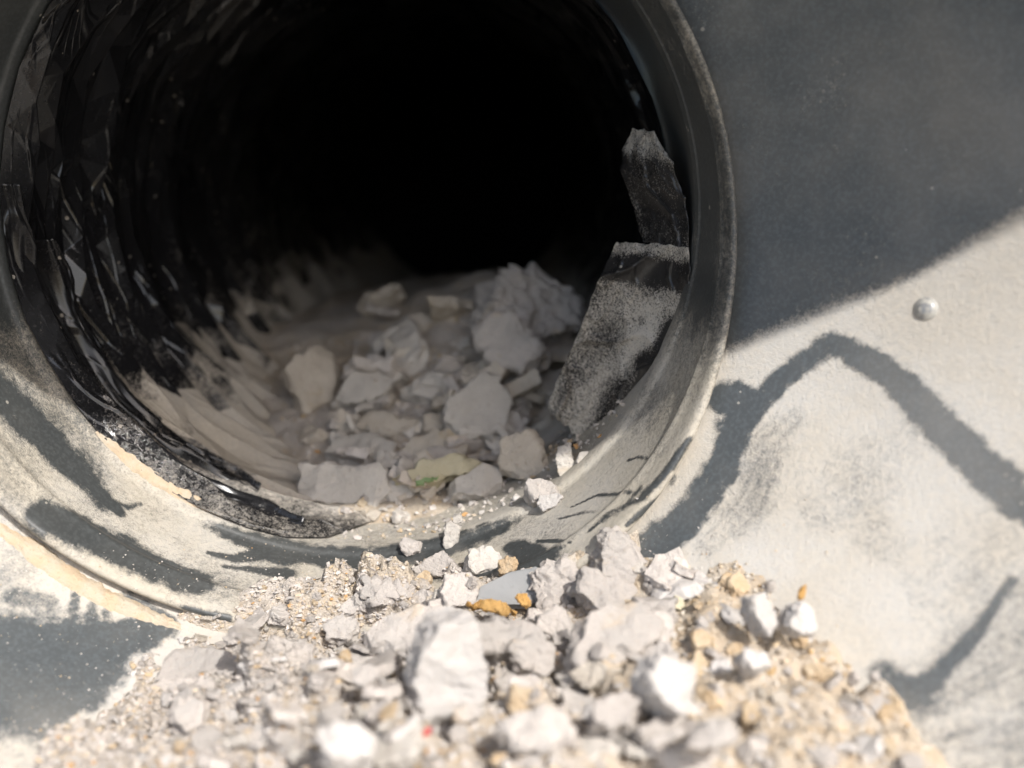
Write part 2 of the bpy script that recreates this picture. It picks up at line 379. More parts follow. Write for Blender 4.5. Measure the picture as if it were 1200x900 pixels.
def wipe_field(co, soft=False):
    out = np.zeros(len(co))
    for k, (pts, wd, st) in enumerate(STROKES):
        P = hits(pts) if len(pts[0]) == 2 else [Vector(p) for p in pts]
        if len(P) < 2: continue
        P = np.array([tuple(p) for p in P])
        lo = P.min(0) - .03; hi = P.max(0) + .03
        idx = np.where(np.all((co > lo) & (co < hi), axis=1))[0]
        if not len(idx): continue
        c = co[idx]
        d, al, L = seg_dist(c, P)
        wi = np.interp(al / L, np.linspace(0, 1, len(wd)), wd)
        j = np_fbm(c, (260, 260, 260), 3, k * 3.3)
        j2 = np_fbm(np.stack([d * 900, al * 40, al * 0 + k], 1), (1, 1, 1), 2, k)
        dd = d / wi + j * .28
        v = st * (1 - sstep(0.45 if soft else .35, 1.4, dd)) * np.clip(.88 + .5 * j2, .1, 1.2)
        out[idx] = np.maximum(out[idx], v)
    return out

# --- flange ring
fr = np.hypot(fl_co[:, 0], fl_co[:, 2])
deg = np.degrees(ang)
low = sstep(-.2, -.75, np.sin(ang))                       # dust lies on the lower part of the ring
low2 = sstep(.05, -.55, np.sin(ang))
d_fl = .16 + .66 * np.where(np.cos(ang) < 0, low2, sstep(-.12, -.5, np.sin(ang)))
d_fl -= .30 * sstep(-.05, -.105, fl_co[:, 0]) * sstep(-.095, -.04, fl_co[:, 2])
d_fl += np_fbm(fl_co, (45, 45, 45), 3, 9.0) * .22 + np.where((fl_co[:, 1] < -.033), .06, 0)
d_fl += .34 * np.exp(-((deg - 18) / 26) ** 2) * sstep(-.012, -.018, fl_co[:, 1])
d_fl = np.maximum(d_fl - wipe_field(fl_co) * 1.05, .02)
me = mesh_np('flange_ring', fl_co, fl_f, True, M_FLANGE); attr(me, 'dust', d_fl)
fl_o = link(bpy.data.objects.new('flange_ring', me), casing); fl_o.matrix_parent_inverse = Matrix.Translation(-casing.location)
# --- panel
pa = np.arctan2(pn_co[:, 2], pn_co[:, 0])
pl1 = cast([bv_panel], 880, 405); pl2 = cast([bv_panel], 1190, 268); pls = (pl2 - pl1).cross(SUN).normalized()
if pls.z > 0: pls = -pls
in_shade = -(pn_co - np.array(tuple(pl1))) @ np.array(tuple(pls))                   # how far into the hood's shadow the sheet lies
d_pn = .16 + .92 * sstep(.0045, -.0015, in_shade + np_fbm(pn_co, (30, 30, 30), 3, 2.0) * .002)  # dust stops at the shadow edge, so the shaded sheet is coloured darker too
d_pn -= .42 * sstep(-.04, -.09, pn_co[:, 0]) * sstep(-.05, -.09, pn_co[:, 2])
d_pn += np_fbm(pn_co, (25, 25, 25), 3, 6.0) * .15
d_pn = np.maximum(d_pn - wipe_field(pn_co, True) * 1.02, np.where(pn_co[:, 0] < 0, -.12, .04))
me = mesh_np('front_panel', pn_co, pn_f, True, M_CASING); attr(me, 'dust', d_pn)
pn_o = link(bpy.data.objects.new('front_panel', me), casing); pn_o.matrix_parent_inverse = Matrix.Translation(-casing.location)
# --- hood: the upper lip of the casing's opening, shades the upper half
hz = 0.22
e1, e2 = (p + SUN * ((hz - p.z) / SUN.z) for p in (cast(SURF, 862, 412), cast(SURF, 1190, 268)))
hd = (e2 - e1); hd.z = 0; hd.normalize(); hn = Vector((-hd.y, hd.x, 0))          # along the edge; away from the viewer
if hn.y < 0: hn = -hn
bm = bmesh.new()
hp = [(.26, .012), (.006, .010), (0, .004), (0, 0), (.004, -.003), (.26, -.003)]
ends = []
for x in (-.62, .42):
    ends.append([bm.verts.new(e1 + hd * x + hn * a + Vector((0, 0, z))) for a, z in hp])
n = len(hp)
for k in range(n): bm.faces.new((ends[0][k], ends[0][(k + 1) % n], ends[1][(k + 1) % n], ends[1][k]))
bm.faces.new(ends[0][::-1]); bm.faces.new(ends[1])
bmesh.ops.recalc_face_normals(bm, faces=bm.faces)
me = bpy.data.meshes.new('hood'); bm.to_mesh(me); bm.free(); me.materials.append(M_CASING); attr(me, 'dust', [.1] * len(me.vertices))
ho = link(bpy.data.objects.new('hood', me), casing); ho.matrix_parent_inverse = Matrix.Translation(-casing.location)
# --- rivet on the right
pr = cast([bv_panel], 1085, 362); nr = bv_panel.find_nearest(pr)[1]
if nr.dot(CAM - pr) < 0: nr = -nr
bm = bmesh.new(); rp = [(.0036, -.0002), (.0036, .0004), (.0030, .0008), (.0027, .0009), (.0024, .0014), (.0016, .0017), (.0003, .0018)]; prev = None
for r, z in rp:
    ring = [bm.verts.new((r * math.cos(a), r * math.sin(a), z)) for a in np.linspace(0, 2 * math.pi, 28, endpoint=False)]
    if prev:
        for k in range(28): bm.faces.new((prev[k], prev[(k + 1) % 28], ring[(k + 1) % 28], ring[k]))
    prev = ring
bm.faces.new(prev)
for f in bm.faces: f.smooth = True
me = bpy.data.meshes.new('rivet'); bm.to_mesh(me); bm.free(); me.materials.append(M_RIVET)
rv = bpy.data.objects.new('rivet', me); link(rv, casing)
rv.matrix_parent_inverse = Matrix.Translation(-casing.location)
rv.matrix_basis = Matrix.Translation(pr) @ nr.to_track_quat('Z', 'Y').to_matrix().to_4x4() @ Matrix.Diagonal((.8, .8, .6, 1))

# ------------------------------------------------------------------ flexible duct of black film behind the mouth
duct = empty('film_duct', (0, .35, -R), 'crumpled shiny black plastic film duct running back from the pipe mouth', 'duct')
def ridged(p): return 1 - abs(noise.noise(p)) * 2
rf = random.Random(12)
NC = 46
vrow = [0.0]
while vrow[-1] < .26: vrow.append(vrow[-1] + rf.uniform(.0042, .0095))
while vrow[-1] < .75: vrow.append(vrow[-1] + rf.uniform(.014, .022))
bm = bmesh.new(); grid = []
for i, v in enumerate(vrow):
    row = []
    sd = rf.uniform(0, 90)
    for j in range(NC):
        t = 2 * math.pi * (j + rf.uniform(-.36, .36) + .5 * (i % 2)) / NC
        dgv = math.degrees(t) % 360
        a = float(sstep(85, 120, dgv) * (1 - sstep(258, 285, dgv)))
        y0_ = .052 - .050 * a
        cx, cz = math.cos(t), math.sin(t)
        y = y0_ + v + (rf.uniform(-.0022, .0022) + .006 * noise.noise(Vector((cx * 2.2, cz * 2.2, v * 20)))) * (1 if i else .2)
        k = .55 + .8 * noise.noise(Vector((cx * 2.6 + sd, cz * 2.6, sd)))
        am = max(.1, k) * ((.0060 if i % 2 else .0008) * (.45 + .75 * a))
        r = R + .0006 - (.0016 * a if i == 0 else .002 * a) - (am if i else 0) - rf.uniform(0, .0011) * (1 if i else .3)
        r += .004 * (1 - math.exp(-v / .05))
        row.append(bm.verts.new((r * cx, y, r * cz)))
    grid.append(row)
for i in range(len(vrow) - 1):
    for j in range(NC):
        k = (j + 1) % NC
        a_, b_, c_, d_ = grid[i][j], grid[i][k], grid[i + 1][k], grid[i + 1][j]
        if i % 2 == 0: bm.faces.new((a_, b_, d_)); bm.faces.new((b_, c_, d_))
        else: bm.faces.new((a_, b_, c_)); bm.faces.new((a_, c_, d_))
bmesh.ops.bevel(bm, geom=[e for e in bm.edges if not e.is_boundary], offset=.00055, segments=1, affect='EDGES', clamp_overlap=True)
for f in bm.faces: f.smooth = True
me = bpy.data.meshes.new('film_wall'); bm.to_mesh(me); bm.free(); me.materials.append(M_FILM)
fw = link(bpy.data.objects.new('film_wall', me), duct); wnm = fw.modifiers.new('hard_facets', 'WEIGHTED_NORMAL'); wnm.weight = 90; fw.matrix_parent_inverse = Matrix.Translation(-duct.location)
# closed far end
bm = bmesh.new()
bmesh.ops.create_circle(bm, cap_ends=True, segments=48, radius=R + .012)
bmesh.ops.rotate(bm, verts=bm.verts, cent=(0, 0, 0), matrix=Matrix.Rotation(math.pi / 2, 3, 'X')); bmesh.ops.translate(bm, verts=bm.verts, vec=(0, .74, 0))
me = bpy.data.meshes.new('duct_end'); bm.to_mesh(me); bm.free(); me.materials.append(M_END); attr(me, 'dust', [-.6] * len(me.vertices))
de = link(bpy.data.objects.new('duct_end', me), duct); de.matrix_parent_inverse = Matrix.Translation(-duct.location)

# ------------------------------------------------------------------ thin sheets of film: lofted between two edges
def sheet(name, left_e, right_e, rows_n, cols_n, mat, crease=.0012, seed=0, dustf=None, parent=None, sag=None, thick=.00018):
    """edges: lists of (px, py, y depth); the sheet is spanned between them and crumpled"""
    def samp(E, t):
        x = np.linspace(0, 1, len(E)); E = np.array(E, float)
        px, py, y = (np.interp(t, x, E[:, k]) for k in range(3))
        return at_y(px, py, y)
    co = []; uv = []
    for i in range(rows_n):
        t = i / (rows_n - 1)
        a, b = samp(left_e, t), samp(right_e, t)
        for j in range(cols_n):
            u = j / (cols_n - 1)
            p = a.lerp(b, u)
            q = Vector((u * 2.2 + seed, t * 3.2 + seed * 2, seed))
            cr = max(0, ridged(q * .9)) ** 4 * crease * 1.2 + noise.noise(q * .8) * crease * 1.6 + max(0, ridged(q * 2.2 + Vector((3, 1, 0)))) ** 5 * crease * .5
            p = p + Vector((0, -1, .2)) * cr
            # ragged outline
            if j in (0, cols_n - 1) or i in (0, rows_n - 1):
                p = p + Vector((noise.noise(p * 380), 0, noise.noise(p * 380 + Vector((5, 5, 5))))) * .0005
            if sag: p = p + sag(u, t)
            co.append(tuple(p)); uv.append((u, t))
    me = mesh_np(name, co, grid_faces(rows_n, cols_n), True, mat)
    attr(me, 'dust', [dustf(u, t) if dustf else .2 for u, t in uv]); attr(me, 'cu', [t * .6 for u, t in uv]); attr(me, 'cv', [u * .04 + t * .02 for u, t in uv])
    o = bpy.data.objects.new(name, me); link(o, parent)
    if parent: o.matrix_parent_inverse = Matrix.Translation(-parent.location)
    md = o.modifiers.new('thickness', 'SOLIDIFY'); md.thickness = thick; md.offset = 0
    return o
flap = empty('torn_tape_flap', at_y(800, 400, .012), 'torn black tape flap powdered with grey dust hanging inside right of pipe mouth', 'tape')
def dust_big(u, t):
    nz_ = lambda a, b, c: noise.noise(Vector((u * a, t * b, c)))
    tw = t + .03 * nz_(5, 2, 7) + .012 * nz_(17, 9, 2)
    st_ = lambda a, b, x: float(sstep(a, b, x))
    v = .56 + .22 * nz_(4, 5, 1)
    top = (.62 + .3 * nz_(6, 3, 12)) * st_(.12 + .05 * nz_(3, 1, 8), .04, tw)
    dark = st_(.05, .11, tw) * st_(.27, .20, tw)
    v = v * (1 - dark) + .10 * dark
    v = max(v, top)
    if t > .3:
        v += .35 * math.exp(-((u - .62) / .16) ** 2 - ((t - .46) / .12) ** 2)
        v -= .60 * st_(.62, .85, u + .25 * nz_(5, 6, 9)) * st_(.34, .45, t) * st_(.99, .9, t * .9)
        v -= .28 * st_(.62, .8, t + .2 * nz_(6, 6, 4)) * st_(.35, .7, u)
    return v
sheet('lower_flap', [(722, 284, .030), (700, 330, .032), (678, 390, .036), (655, 438, .040), (641, 478, .042)],
      [(806, 291, .004), (808, 345, .002), (805, 398, .001), (790, 446, .004), (738, 520, .016)], 110, 70, M_TAPE, .0026, 2.0, dust_big, flap,
      lambda u, t: Vector((0, .004 * math.sin(math.pi * u), (-.006 * math.sin(math.pi * u) + .0035 * noise.noise(Vector((u * 6, 0, 2))) + .002 * noise.noise(Vector((u * 17, 0, 5)))) * max(0, t - .7) / .3)))
def dust_small(u, t):
    return .20 + .42 * float(sstep(.36, .16, t + .12 * noise.noise(Vector((u * 4, 3, 1))))) + .2 * noise.noise(Vector((u * 5, t * 5, 4)))
sheet('upper_flap', [(742, 150, .034), (729, 178, .036), (727, 200, .036), (742, 240, .034), (753, 284, .030)],
      [(768, 158, .020), (788, 195, .010), (803, 232, .006), (808, 262, .004), (806, 293, .004)], 60, 36, M_TAPE, .0024, 6.0, dust_small, flap)
# crumpled film shreds below the flap and along the bottom edge
sh = sheet('film_shred', [(664, 520, .030), (676, 534, .030), (690, 548, .028)], [(712, 512, .022), (722, 522, .018), (716, 540, .018)], 24, 24, M_TAPE, .0040, 11.0, lambda u, t: .12)
sh['label'] = 'crumpled black film shred just below the dusty tape flap'; sh['category'] = 'film shred'
def wrap_strip(name, a0, a1, y0, y1, w0, w1, lift, crease, seed, dust, label):
    """wrinkled strip of film lying round the inside of the mouth, from angle a0 to a1"""
    n, m = 170, 24; co = []; cu = []; cv = []; du = []
    for i in range(n):
        t = i / (n - 1); a = math.radians(a0 + (a1 - a0) * t)
        y_ = y0 + (y1 - y0) * t + noise.noise(Vector((t * 5, seed, 0))) * .003
        wd_ = (w0 + (w1 - w0) * t) * (1 + .35 * noise.noise(Vector((t * 7, seed, 4)))) * min(1, (1 - t) * 9 + .15) * min(1, t * 9 + .15)
        for j in range(m):
            u = j / (m - 1)
            q = Vector((t * abs(a1 - a0) / 30 + u * 1.3, u * 1.7 - t * abs(a1 - a0) / 60, seed))
            rg = ridged(q * 1.1) ** 2 * crease + ridged(q * 2.7 + Vector((4, 2, 1))) * crease * .4 + noise.noise(q * 1.4) * crease * .6
            rr = R - .0006 - lift * (4 * u * (1 - u)) ** .7 - max(0, rg) * (.3 + .7 * (4 * u * (1 - u)) ** .5)
            yy = y_ + wd_ * u + noise.noise(q * 3) * .0012
            co.append((rr * math.cos(a), yy, rr * math.sin(a)))
            cu.append(t * abs(a1 - a0) / 85 * 1.0); cv.append(u * .02 + seed); du.append(dust + .15 * noise.noise(q * 1.5))
    me = mesh_np(name, co, grid_faces(n, m), True, M_STRIP); attr(me, 'dust', du); attr(me, 'cu', cu); attr(me, 'cv', cv)
    o = link(bpy.data.objects.new(name, me), None, label, 'film strip'); md = o.modifiers.new('thickness', 'SOLIDIFY'); md.thickness = .00015; md.offset = 0
wrap_strip('film_strip', -186, -101, .002, .008, .010, .013, .0026, .0024, 15.0, .02, 'long wrinkled strip of black film round the lower left of the pipe mouth')
wrap_strip('film_strip', -176, -112, .018, .024, .012, .010, .0036, .0024, 21.0, .03, 'second black film strip behind the long one at lower left of the pipe mouth')

# ------------------------------------------------------------------ loose sand and dust
def point_in_poly(x, y, P):
    c = False; j = len(P) - 1
    for i in range(len(P)):
        if ((P[i][1] > y) != (P[j][1] > y)) and (x < (P[j][0] - P[i][0]) * (y - P[i][1]) / (P[j][1] - P[i][1]) + P[i][0]): c = not c
        j = i
    return c
def poly_sd(x, y, P):
    d = 1e9
    for i in range(len(P)):
        ax, ay = P[i]; bx, by = P[(i + 1) % len(P)]
        ex, ey = bx - ax, by - ay; t = max(0, min(1, ((x - ax) * ex + (y - ay) * ey) / (ex * ex + ey * ey + 1e-12)))
        d = min(d, math.hypot(x - ax - ex * t, y - ay - ey * t))
    return d if point_in_poly(x, y, P) else -d
foot_px = [(320, 668), (430, 654), (520, 654), (640, 664), (760, 655), (850, 662), (905, 690), (985, 760), (1060, 830), (1130, 900)]
fp = [cast(SURF, x, y) for x, y in foot_px]
foot = [(p.x, p.y) for p in fp]
foot += [(foot[-1][0] + .01, -.17), (.0, -.24), (-.08, -.2)]
left_px = [(40, 890), (120, 850), (150, 800), (200, 750), (255, 715)]
foot += [(p.x, p.y) for p in (cast(SURF, x, y) for x, y in left_px)]
def floor_z(x, y):
    z = -9
    for b in SURF:
        h = b.ray_cast(Vector((x, y, .0 if y < -.04 else -.085)), Vector((0, 0, -1)))
        if h[0] is not None: z = max(z, h[0].z)
    return z
gx = np.arange(-.13, .175, .0012); gy = np.arange(-.20, -.001, .0012)
hm = np.zeros((len(gy), len(gx))); hco = []
for i, y in enumerate(gy):
    for j, x in enumerate(gx):
        fz = floor_z(x, y)
        if fz < -1: fz = -.13
        d = poly_sd(x, y, foot)
        p = Vector((x, y, 0))
        d2 = d + noise.noise(p * 90) * .006 + noise.noise(p * 260) * .002
        near = max(0, min(1, (-.045 - y) / .07))
        hmax = .011 + .026 * near
        h = hmax * (1 - math.exp(-max(d2, 0) / (.022))) if d2 > 0 else d2 * .8
        h += (noise.noise(p * 55) * .0030 + noise.noise(p * 140) * .0018 + noise.noise(p * 420) * .0009) * max(0, min(1, d2 / .012))
        if d2 > 0:                       # flaky plates and lumps
            tanx = float(sstep(.05, .09, x)); amp = min(1, d2 / (.012 + .03 * tanx)) * (1 - .5 * tanx)
            for kf, hh_, tl in ((70, .0036, .30), (170, .0013, .30), (430, .0006, .36)):
                q = Vector((x + noise.noise(p * 300) * .0012, y, .37))
                _, pt = noise.voronoi(q * kf)
                c = pt[0]; r1 = noise.cell(c * 9.7 + Vector((3.3, 1.1, 2.2))); r2 = noise.cell(c * 13.1 + Vector((1.7, 9.1, 4.4))); r3 = noise.cell(c * 7.3 + Vector((5.5, 2.7, 8.8)))
                rel = q - c / kf
                h += amp * (hh_ * (1 - .6 * tanx) * (r1 - .4) + tl * ((r2 - .5) * rel.x + (r3 - .5) * rel.y) * 1.6)
        hco.append((x, y, fz + max(h, -.006) - .0006))
hf = grid_faces(len(gy), len(gx))
me = mesh_np('sand_heap', hco, hf, True, M_SAND); me.set_sharp_from_angle(angle=math.radians(38))
# drop faces that are wholly buried
bm = bmesh.new(); bm.from_mesh(me)
dead = [v for v in bm.verts if poly_sd(v.co.x, v.co.y, foot) < -.012]
bmesh.ops.delete(bm, geom=dead, context='VERTS'); bm.to_mesh(me); 
bv_heap = BVHTree.FromBMesh(bm); bm.free()
attr(me, 'tan', [float(sstep(.045, .085, v.co.x + .012 * noise.noise(v.co * 40))) for v in me.vertices])
heap = link(bpy.data.objects.new('sand_heap', me), None, 'heap of tan sand and plaster dust spilled in front of the pipe mouth', 'sand', None, 'stuff')

# dust bed inside the pipe
def inner_z(x, y):
    rr = R + .001
    base = -math.sqrt(max(rr * rr - x * x, 1e-6))
    flat = -.0985 + .040 * max(0, min(1, (y - .055) / .15)) + .010 * max(0, min(1, (y - .2) / .2))
    p = Vector((x, y, 3))
    flat -= .075 * max(0, y - .215)
    flat += noise.noise(p * 40) * .004 + noise.noise(p * 120) * .0022 + noise.noise(p * 330) * .0008
    flat -= max(0, .034 - y) * .45
    # heaped a little to the middle right, scooped to the left
    flat += .020 * math.exp(-((x - .035) / .035) ** 2 - ((y - .17) / .07) ** 2) + .006 * math.exp(-((x - .03) / .04) ** 2) * max(0, min(1, (y - .06) / .1)) - .004 * max(0, -x - .02) / .03
    return flat
ix = np.arange(-.098, .099, .002); iy = np.arange(.010, .55, .002)
ico = []
for y in iy:
    for x in ix: ico.append((x, y, inner_z(x, y)))
me = mesh_np('dust_bed', ico, grid_faces(len(iy), len(ix)), True, M_SAND)
bm = bmesh.new(); bm.from_mesh(me)
bmesh.ops.delete(bm, geom=[v for v in bm.verts if math.hypot(v.co.x, v.co.z) > R + .006], context='VERTS'); bm.to_mesh(me)
bv_in = BVHTree.FromBMesh(bm); bm.free()
link(bpy.data.objects.new('dust_bed', me), None, 'dusty bed of sand under the rubble inside the dark pipe', 'sand', None, 'stuff')

def ridge(name, pts, width, height, label, mat, seed):
    """a drift of sand along a line of photo points on the casing"""
    P = [cast(SURF, x, y) if not z else (at_y(x, y, z) if z < 1 else Vector((y * math.cos(math.radians(x)), z - 1, y * math.sin(math.radians(x))))) for x, y, z in pts]
    P = [p for p in P if p]
    co = []; nseg = 90; m = 13
    tt = np.linspace(0, 1, len(P))
    A = np.array([tuple(p) for p in P])
    for i in range(nseg):
        t = i / (nseg - 1)
        c = Vector([np.interp(t, tt, A[:, k]) for k in range(3)])
        t2 = min(1, t + .02); t1 = max(0, t - .02)
        tan = (Vector([np.interp(t2, tt, A[:, k]) for k in range(3)]) - Vector([np.interp(t1, tt, A[:, k]) for k in range(3)])).normalized()
        upn = Vector((0, -.55, .83)); sd = tan.cross(upn).normalized(); upn = sd.cross(tan)
        wv = width * (math.sin(math.pi * (t * .94 + .03)) ** .4) * (1 + .35 * noise.noise(Vector((t * 9, seed, 0))) + .22 * noise.noise(Vector((t * 37, seed, 2))))
        for j in range(m):
            u = j / (m - 1) * 2 - 1
            h = height * (1 - u * u) * math.sin(math.pi * (t * .94 + .03)) ** .5 - .0008
            p = c + sd * u * wv + upn * (h + noise.noise(Vector((u * 3, t * 30, seed))) * height * .25)
            co.append(tuple(p))
    me = mesh_np(name, co, grid_faces(nseg, m), True, mat)
    link(bpy.data.objects.new(name, me), None, label, 'sand', None, 'stuff')
ridge('sand_drift', [(-30, 600, 0), (20, 634, 0), (70, 672, 0), (120, 702, 0), (170, 722, 0), (215, 738, 0)], .0036, .0020, 'tan sand drift lying in the groove below the left flange ring', M_FINE, 1)
ridge('sand_drift', [(-141, R - .0008, 1.0015), (-133, R - .0010, 1.002), (-125, R - .0010, 1.003), (-117, R - .0010, 1.0045), (-109, R - .0008, 1.006)], .0034, .0020, 'narrow tan sand drift between flange edge and black film strip', M_FINE, 4)
ridge('sand_drift', [(735, 528, .012), (748, 505, .008), (765, 470, .004), (772, 450, .002)], .0026, .0022, 'small tan sand drift caught behind the dusty tape flap', M_FINE, 7)

# ------------------------------------------------------------------ rubble
def chunk_mesh(name, w, h, t, mat, seed, cuts=5, rough=1.0, nout=6, spike=.30, smooth_top=False, poly=None, bow=0.0, cleave=None):
    """broken slab: irregular outline w x h, thickness t, chipped edges, rough broken sides"""
    rnd = random.Random(seed)
    pts = []
    if poly: pts = [(x * w / 2, y * h / 2) for x, y in poly]
    else:
        off = rnd.random() * 6.28
        for k in range(nout):
            a = off + (k + rnd.uniform(-.28, .28)) * 2 * math.pi / nout
            r = rnd.uniform(1 - spike, 1.08)
            pts.append((math.cos(a) * r * w / 2, math.sin(a) * r * h / 2))
    bm = bmesh.new()
    c0 = bm.verts
    top = [c0.new((x * rnd.uniform(.80, .97), y * rnd.uniform(.80, .97), t / 2 * rnd.uniform(.7, 1.15))) for x, y in pts]
    bot = [c0.new((x * rnd.uniform(.86, 1.0), y * rnd.uniform(.86, 1.0), -t / 2 * rnd.uniform(.7, 1.1))) for x, y in pts]
    n = len(pts)
    bm.faces.new(top); bm.faces.new(bot[::-1])
    for k in range(n): bm.faces.new((top[k], bot[k], bot[(k + 1) % n], top[(k + 1) % n]))
    bmesh.ops.recalc_face_normals(bm, faces=bm.faces)
    size = max(w, h)
    for _ in range(cleave if cleave is not None else (1 if poly else rnd.choice([1, 2, 3]))):       # cleaved faces
        a = rnd.uniform(0, 6.283); el = rnd.uniform(-.35, 1.1)
        nn = Vector((math.cos(a) * math.cos(el), math.sin(a) * math.cos(el), math.sin(el)))
        ext = max(v.co.dot(nn) for v in bm.verts)
        r_ = bmesh.ops.bisect_plane(bm, geom=bm.verts[:] + bm.edges[:] + bm.faces[:], plane_co=nn * ext * rnd.uniform(.70, .94), plane_no=nn, clear_outer=True)
        ed = [e for e in r_['geom_cut'] if isinstance(e, bmesh.types.BMEdge)]
        if ed: bmesh.ops.holes_fill(bm, edges=ed)
    bmesh.ops.remove_doubles(bm, verts=bm.verts, dist=size * .01)
    bmesh.ops.bevel(bm, geom=list(bm.edges), offset=size * .012, segments=1, affect='EDGES', clamp_overlap=True)
    bmesh.ops.triangulate(bm, faces=[f for f in bm.faces if len(f.verts) > 4])
    # even out the triangles
    for _ in range(cuts):
        lim = size / (3.2 * 1.55 ** _ + 2)
        long_e = [e for e in bm.edges if e.calc_length() > lim]
        if not long_e: continue
        bmesh.ops.subdivide_edges(bm, edges=long_e, cuts=1, use_grid_fill=True)
        bmesh.ops.triangulate(bm, faces=[f for f in bm.faces if len(f.verts) > 3])
        bmesh.ops.beautify_fill(bm, faces=bm.faces, edges=bm.edges) if _ < 2 else None
    bm.normal_update()
    s = Vector((seed * 1.37 % 50, seed * 2.11 % 50, seed * .73 % 50))
    disp = []
    for v in bm.verts:
        q = v.co / size
        side = 1 - abs(v.normal.z)
        a = (.35 if smooth_top else .75) + side * .9
        if smooth_top and side < .3: a *= .15
        k = noise.noise(q * 3.1 + s) * .030 + noise.noise(q * 7.5 + s) * .024 + (ridged(q * 5.5 + s) - .4) * .022 + noise.noise(q * 17 + s) * .012 + noise.noise(q * 38 + s) * .006
        disp.append(v.normal * k * size * a * rough * min(1, t / size * 2.6 + .25))
    for v, d in zip(bm.verts, disp):
        v.co += d
        if bow: v.co.z += bow * (v.co.x / (w / 2)) ** 2 * size
    for f in bm.faces: f.smooth = True
    me = bpy.data.meshes.new(name); bm.to_mesh(me); bm.free()
    me.set_sharp_from_angle(angle=math.radians(32)); me.materials.append(mat)
    return me
def orient(tilt, az, spin):
    """tilt 0 = lying flat, 90 = face to the viewer; az turns the face to the right (+); spin turns the slab in its own plane"""
    return Matrix.Rotation(math.radians(az), 4, 'Z') @ Matrix.Rotation(math.radians(tilt), 4, 'X') @ Matrix.Rotation(math.radians(spin), 4, 'Z')
count = [0]; HERO = []
def chunk(name, cat, label, px, py, wpx, hpx, t, tilt, az, spin, mat, where='heap', group=None, lift=0.0, **kw):
    bv = {'heap': [bv_heap] + SURF, 'in': [bv_in, bv_flange]}[where]
    base = cast(bv, px, py + hpx * .30)
    dep = depth_of(base) - lift
    pos = at_depth(px, py + (hpx * .08 if where == 'heap' else 0), dep)
    rot = orient(tilt, az, 0)
    nv = (rot.to_3x3() @ Vector((0, 0, 1))); view = (CAM - pos).normalized()
    w = wpx / FPX * dep; h = hpx / FPX * dep / max(.42, abs(nv.dot(view)))
    count[0] += 1
    if where == 'in': w *= 1.22; h *= 1.22
    elif wpx > 30 and px < 740 and py < 790: w *= 1.15; h *= 1.15
    elif px > 740: w *= .88; h *= .88
    th = t * (.58 if where == 'heap' else .7)
    if where == 'in' and 'rough' in kw and kw['rough'] < .9: kw['rough'] = 1.25; kw.setdefault('spike', .42)
    if where == 'heap': kw['rough'] = kw.get('rough', 1.0) * 1.35
    HERO.append((label, pos, where))
    me = chunk_mesh(name, w, h, th, mat, count[0] * 17 + 3, **kw)
    o = bpy.data.objects.new(name, me)
    # keep slabs seated: shift back along the view so that their front stands on the surface
    o.matrix_world = Matrix.Translation(pos) @ orient(tilt, az, spin)
    link(o, None, label, cat, group)
    return o
CH = 'plaster chunk'; SL = 'plaster slab'
G_OUT = 'plaster rubble spilled in front of the pipe mouth'; G_IN = 'rubble lying inside the pipe'
# --- in front of the mouth (back to front)
H = 'heap'
chunk('plaster_chunk', CH, 'wedge-shaped grey plaster chunk leaning on the bottom edge of the pipe mouth', 512, 660, 62, 32, .010, 55, -8, 5, M_PLASTER, H, G_OUT, poly=[(-1, -.7), (-.55, -.05), (.2, .9), (.5, .65), (1, -.75), (.1, -.95)])
chunk('mortar_chunk', 'mortar chunk', 'brown-grey mortar chunk with pale broken edge beside the wedge-shaped chunk', 564, 655, 48, 36, .011, 50, 10, 12, M_GREY, H, G_OUT, nout=6)
chunk('sandstone_lump', 'sand lump', 'crumbly tan sand lump at right of the brown-grey mortar chunk', 594, 662, 26, 26, .007, 50, 0, 0, M_TAN, H, G_OUT, rough=1.8)
chunk('tile_fragment', 'tile slab', 'smooth flat dark grey slab half buried beside orange bark', 600, 686, 88, 44, .006, 46, -18, 12, M_SMOOTH, H, G_OUT, smooth_top=True, rough=.5, poly=[(-1, -.8), (-.75, .1), (-.1, .75), (.9, 1), (1, -.2), (.5, -1)])
chunk('plaster_chunk', CH, 'tall pointed pale plaster chunk standing at back of the heap below right flange', 722, 654, 66, 76, .020, 66, 14, 0, M_PLASTER, H, G_OUT, cuts=7, poly=[(-.9, -1), (-.75, .0), (-.3, .85), (.1, 1), (.75, .7), (1, -.5), (.6, -1)])
chunk('plaster_chunk', CH, 'craggy pale chunk with a deep crack, left of the tall pointed chunk', 648, 684, 74, 62, .020, 58, 8, 30, M_PLASTER, H, G_OUT, cuts=7, rough=1.7, spike=.4)
chunk('plaster_chunk', CH, 'broad pale chunk joined at the foot of the tall pointed chunk', 704, 694, 78, 46, .016, 52, 16, -12, M_PLASTER, H, G_OUT, cuts=6)
chunk('plaster_chunk', CH, 'small pale chunk in front of the craggy cracked chunk', 650, 728, 52, 34, .012, 50, 0, 20, M_PLASTER, H, G_OUT)
chunk('plaster_fragment', SL, 'long flaky grey plaster slab at the back left of the heap', 452, 690, 84, 28, .008, 38, -10, 6, M_PLASTER, H, G_OUT, nout=8, rough=1.4)
chunk('plaster_fragment', SL, 'pale beige flat plaster slab under the wedge-shaped chunk', 540, 690, 56, 40, .008, 44, 6, 4, M_PLASTER, H, G_OUT, nout=6)
chunk('plaster_chunk', CH, 'small split plaster chunk left of the pale beige slab', 492, 702, 34, 28, .008, 60, -12, 0, M_PLASTER, H, G_OUT, nout=5)
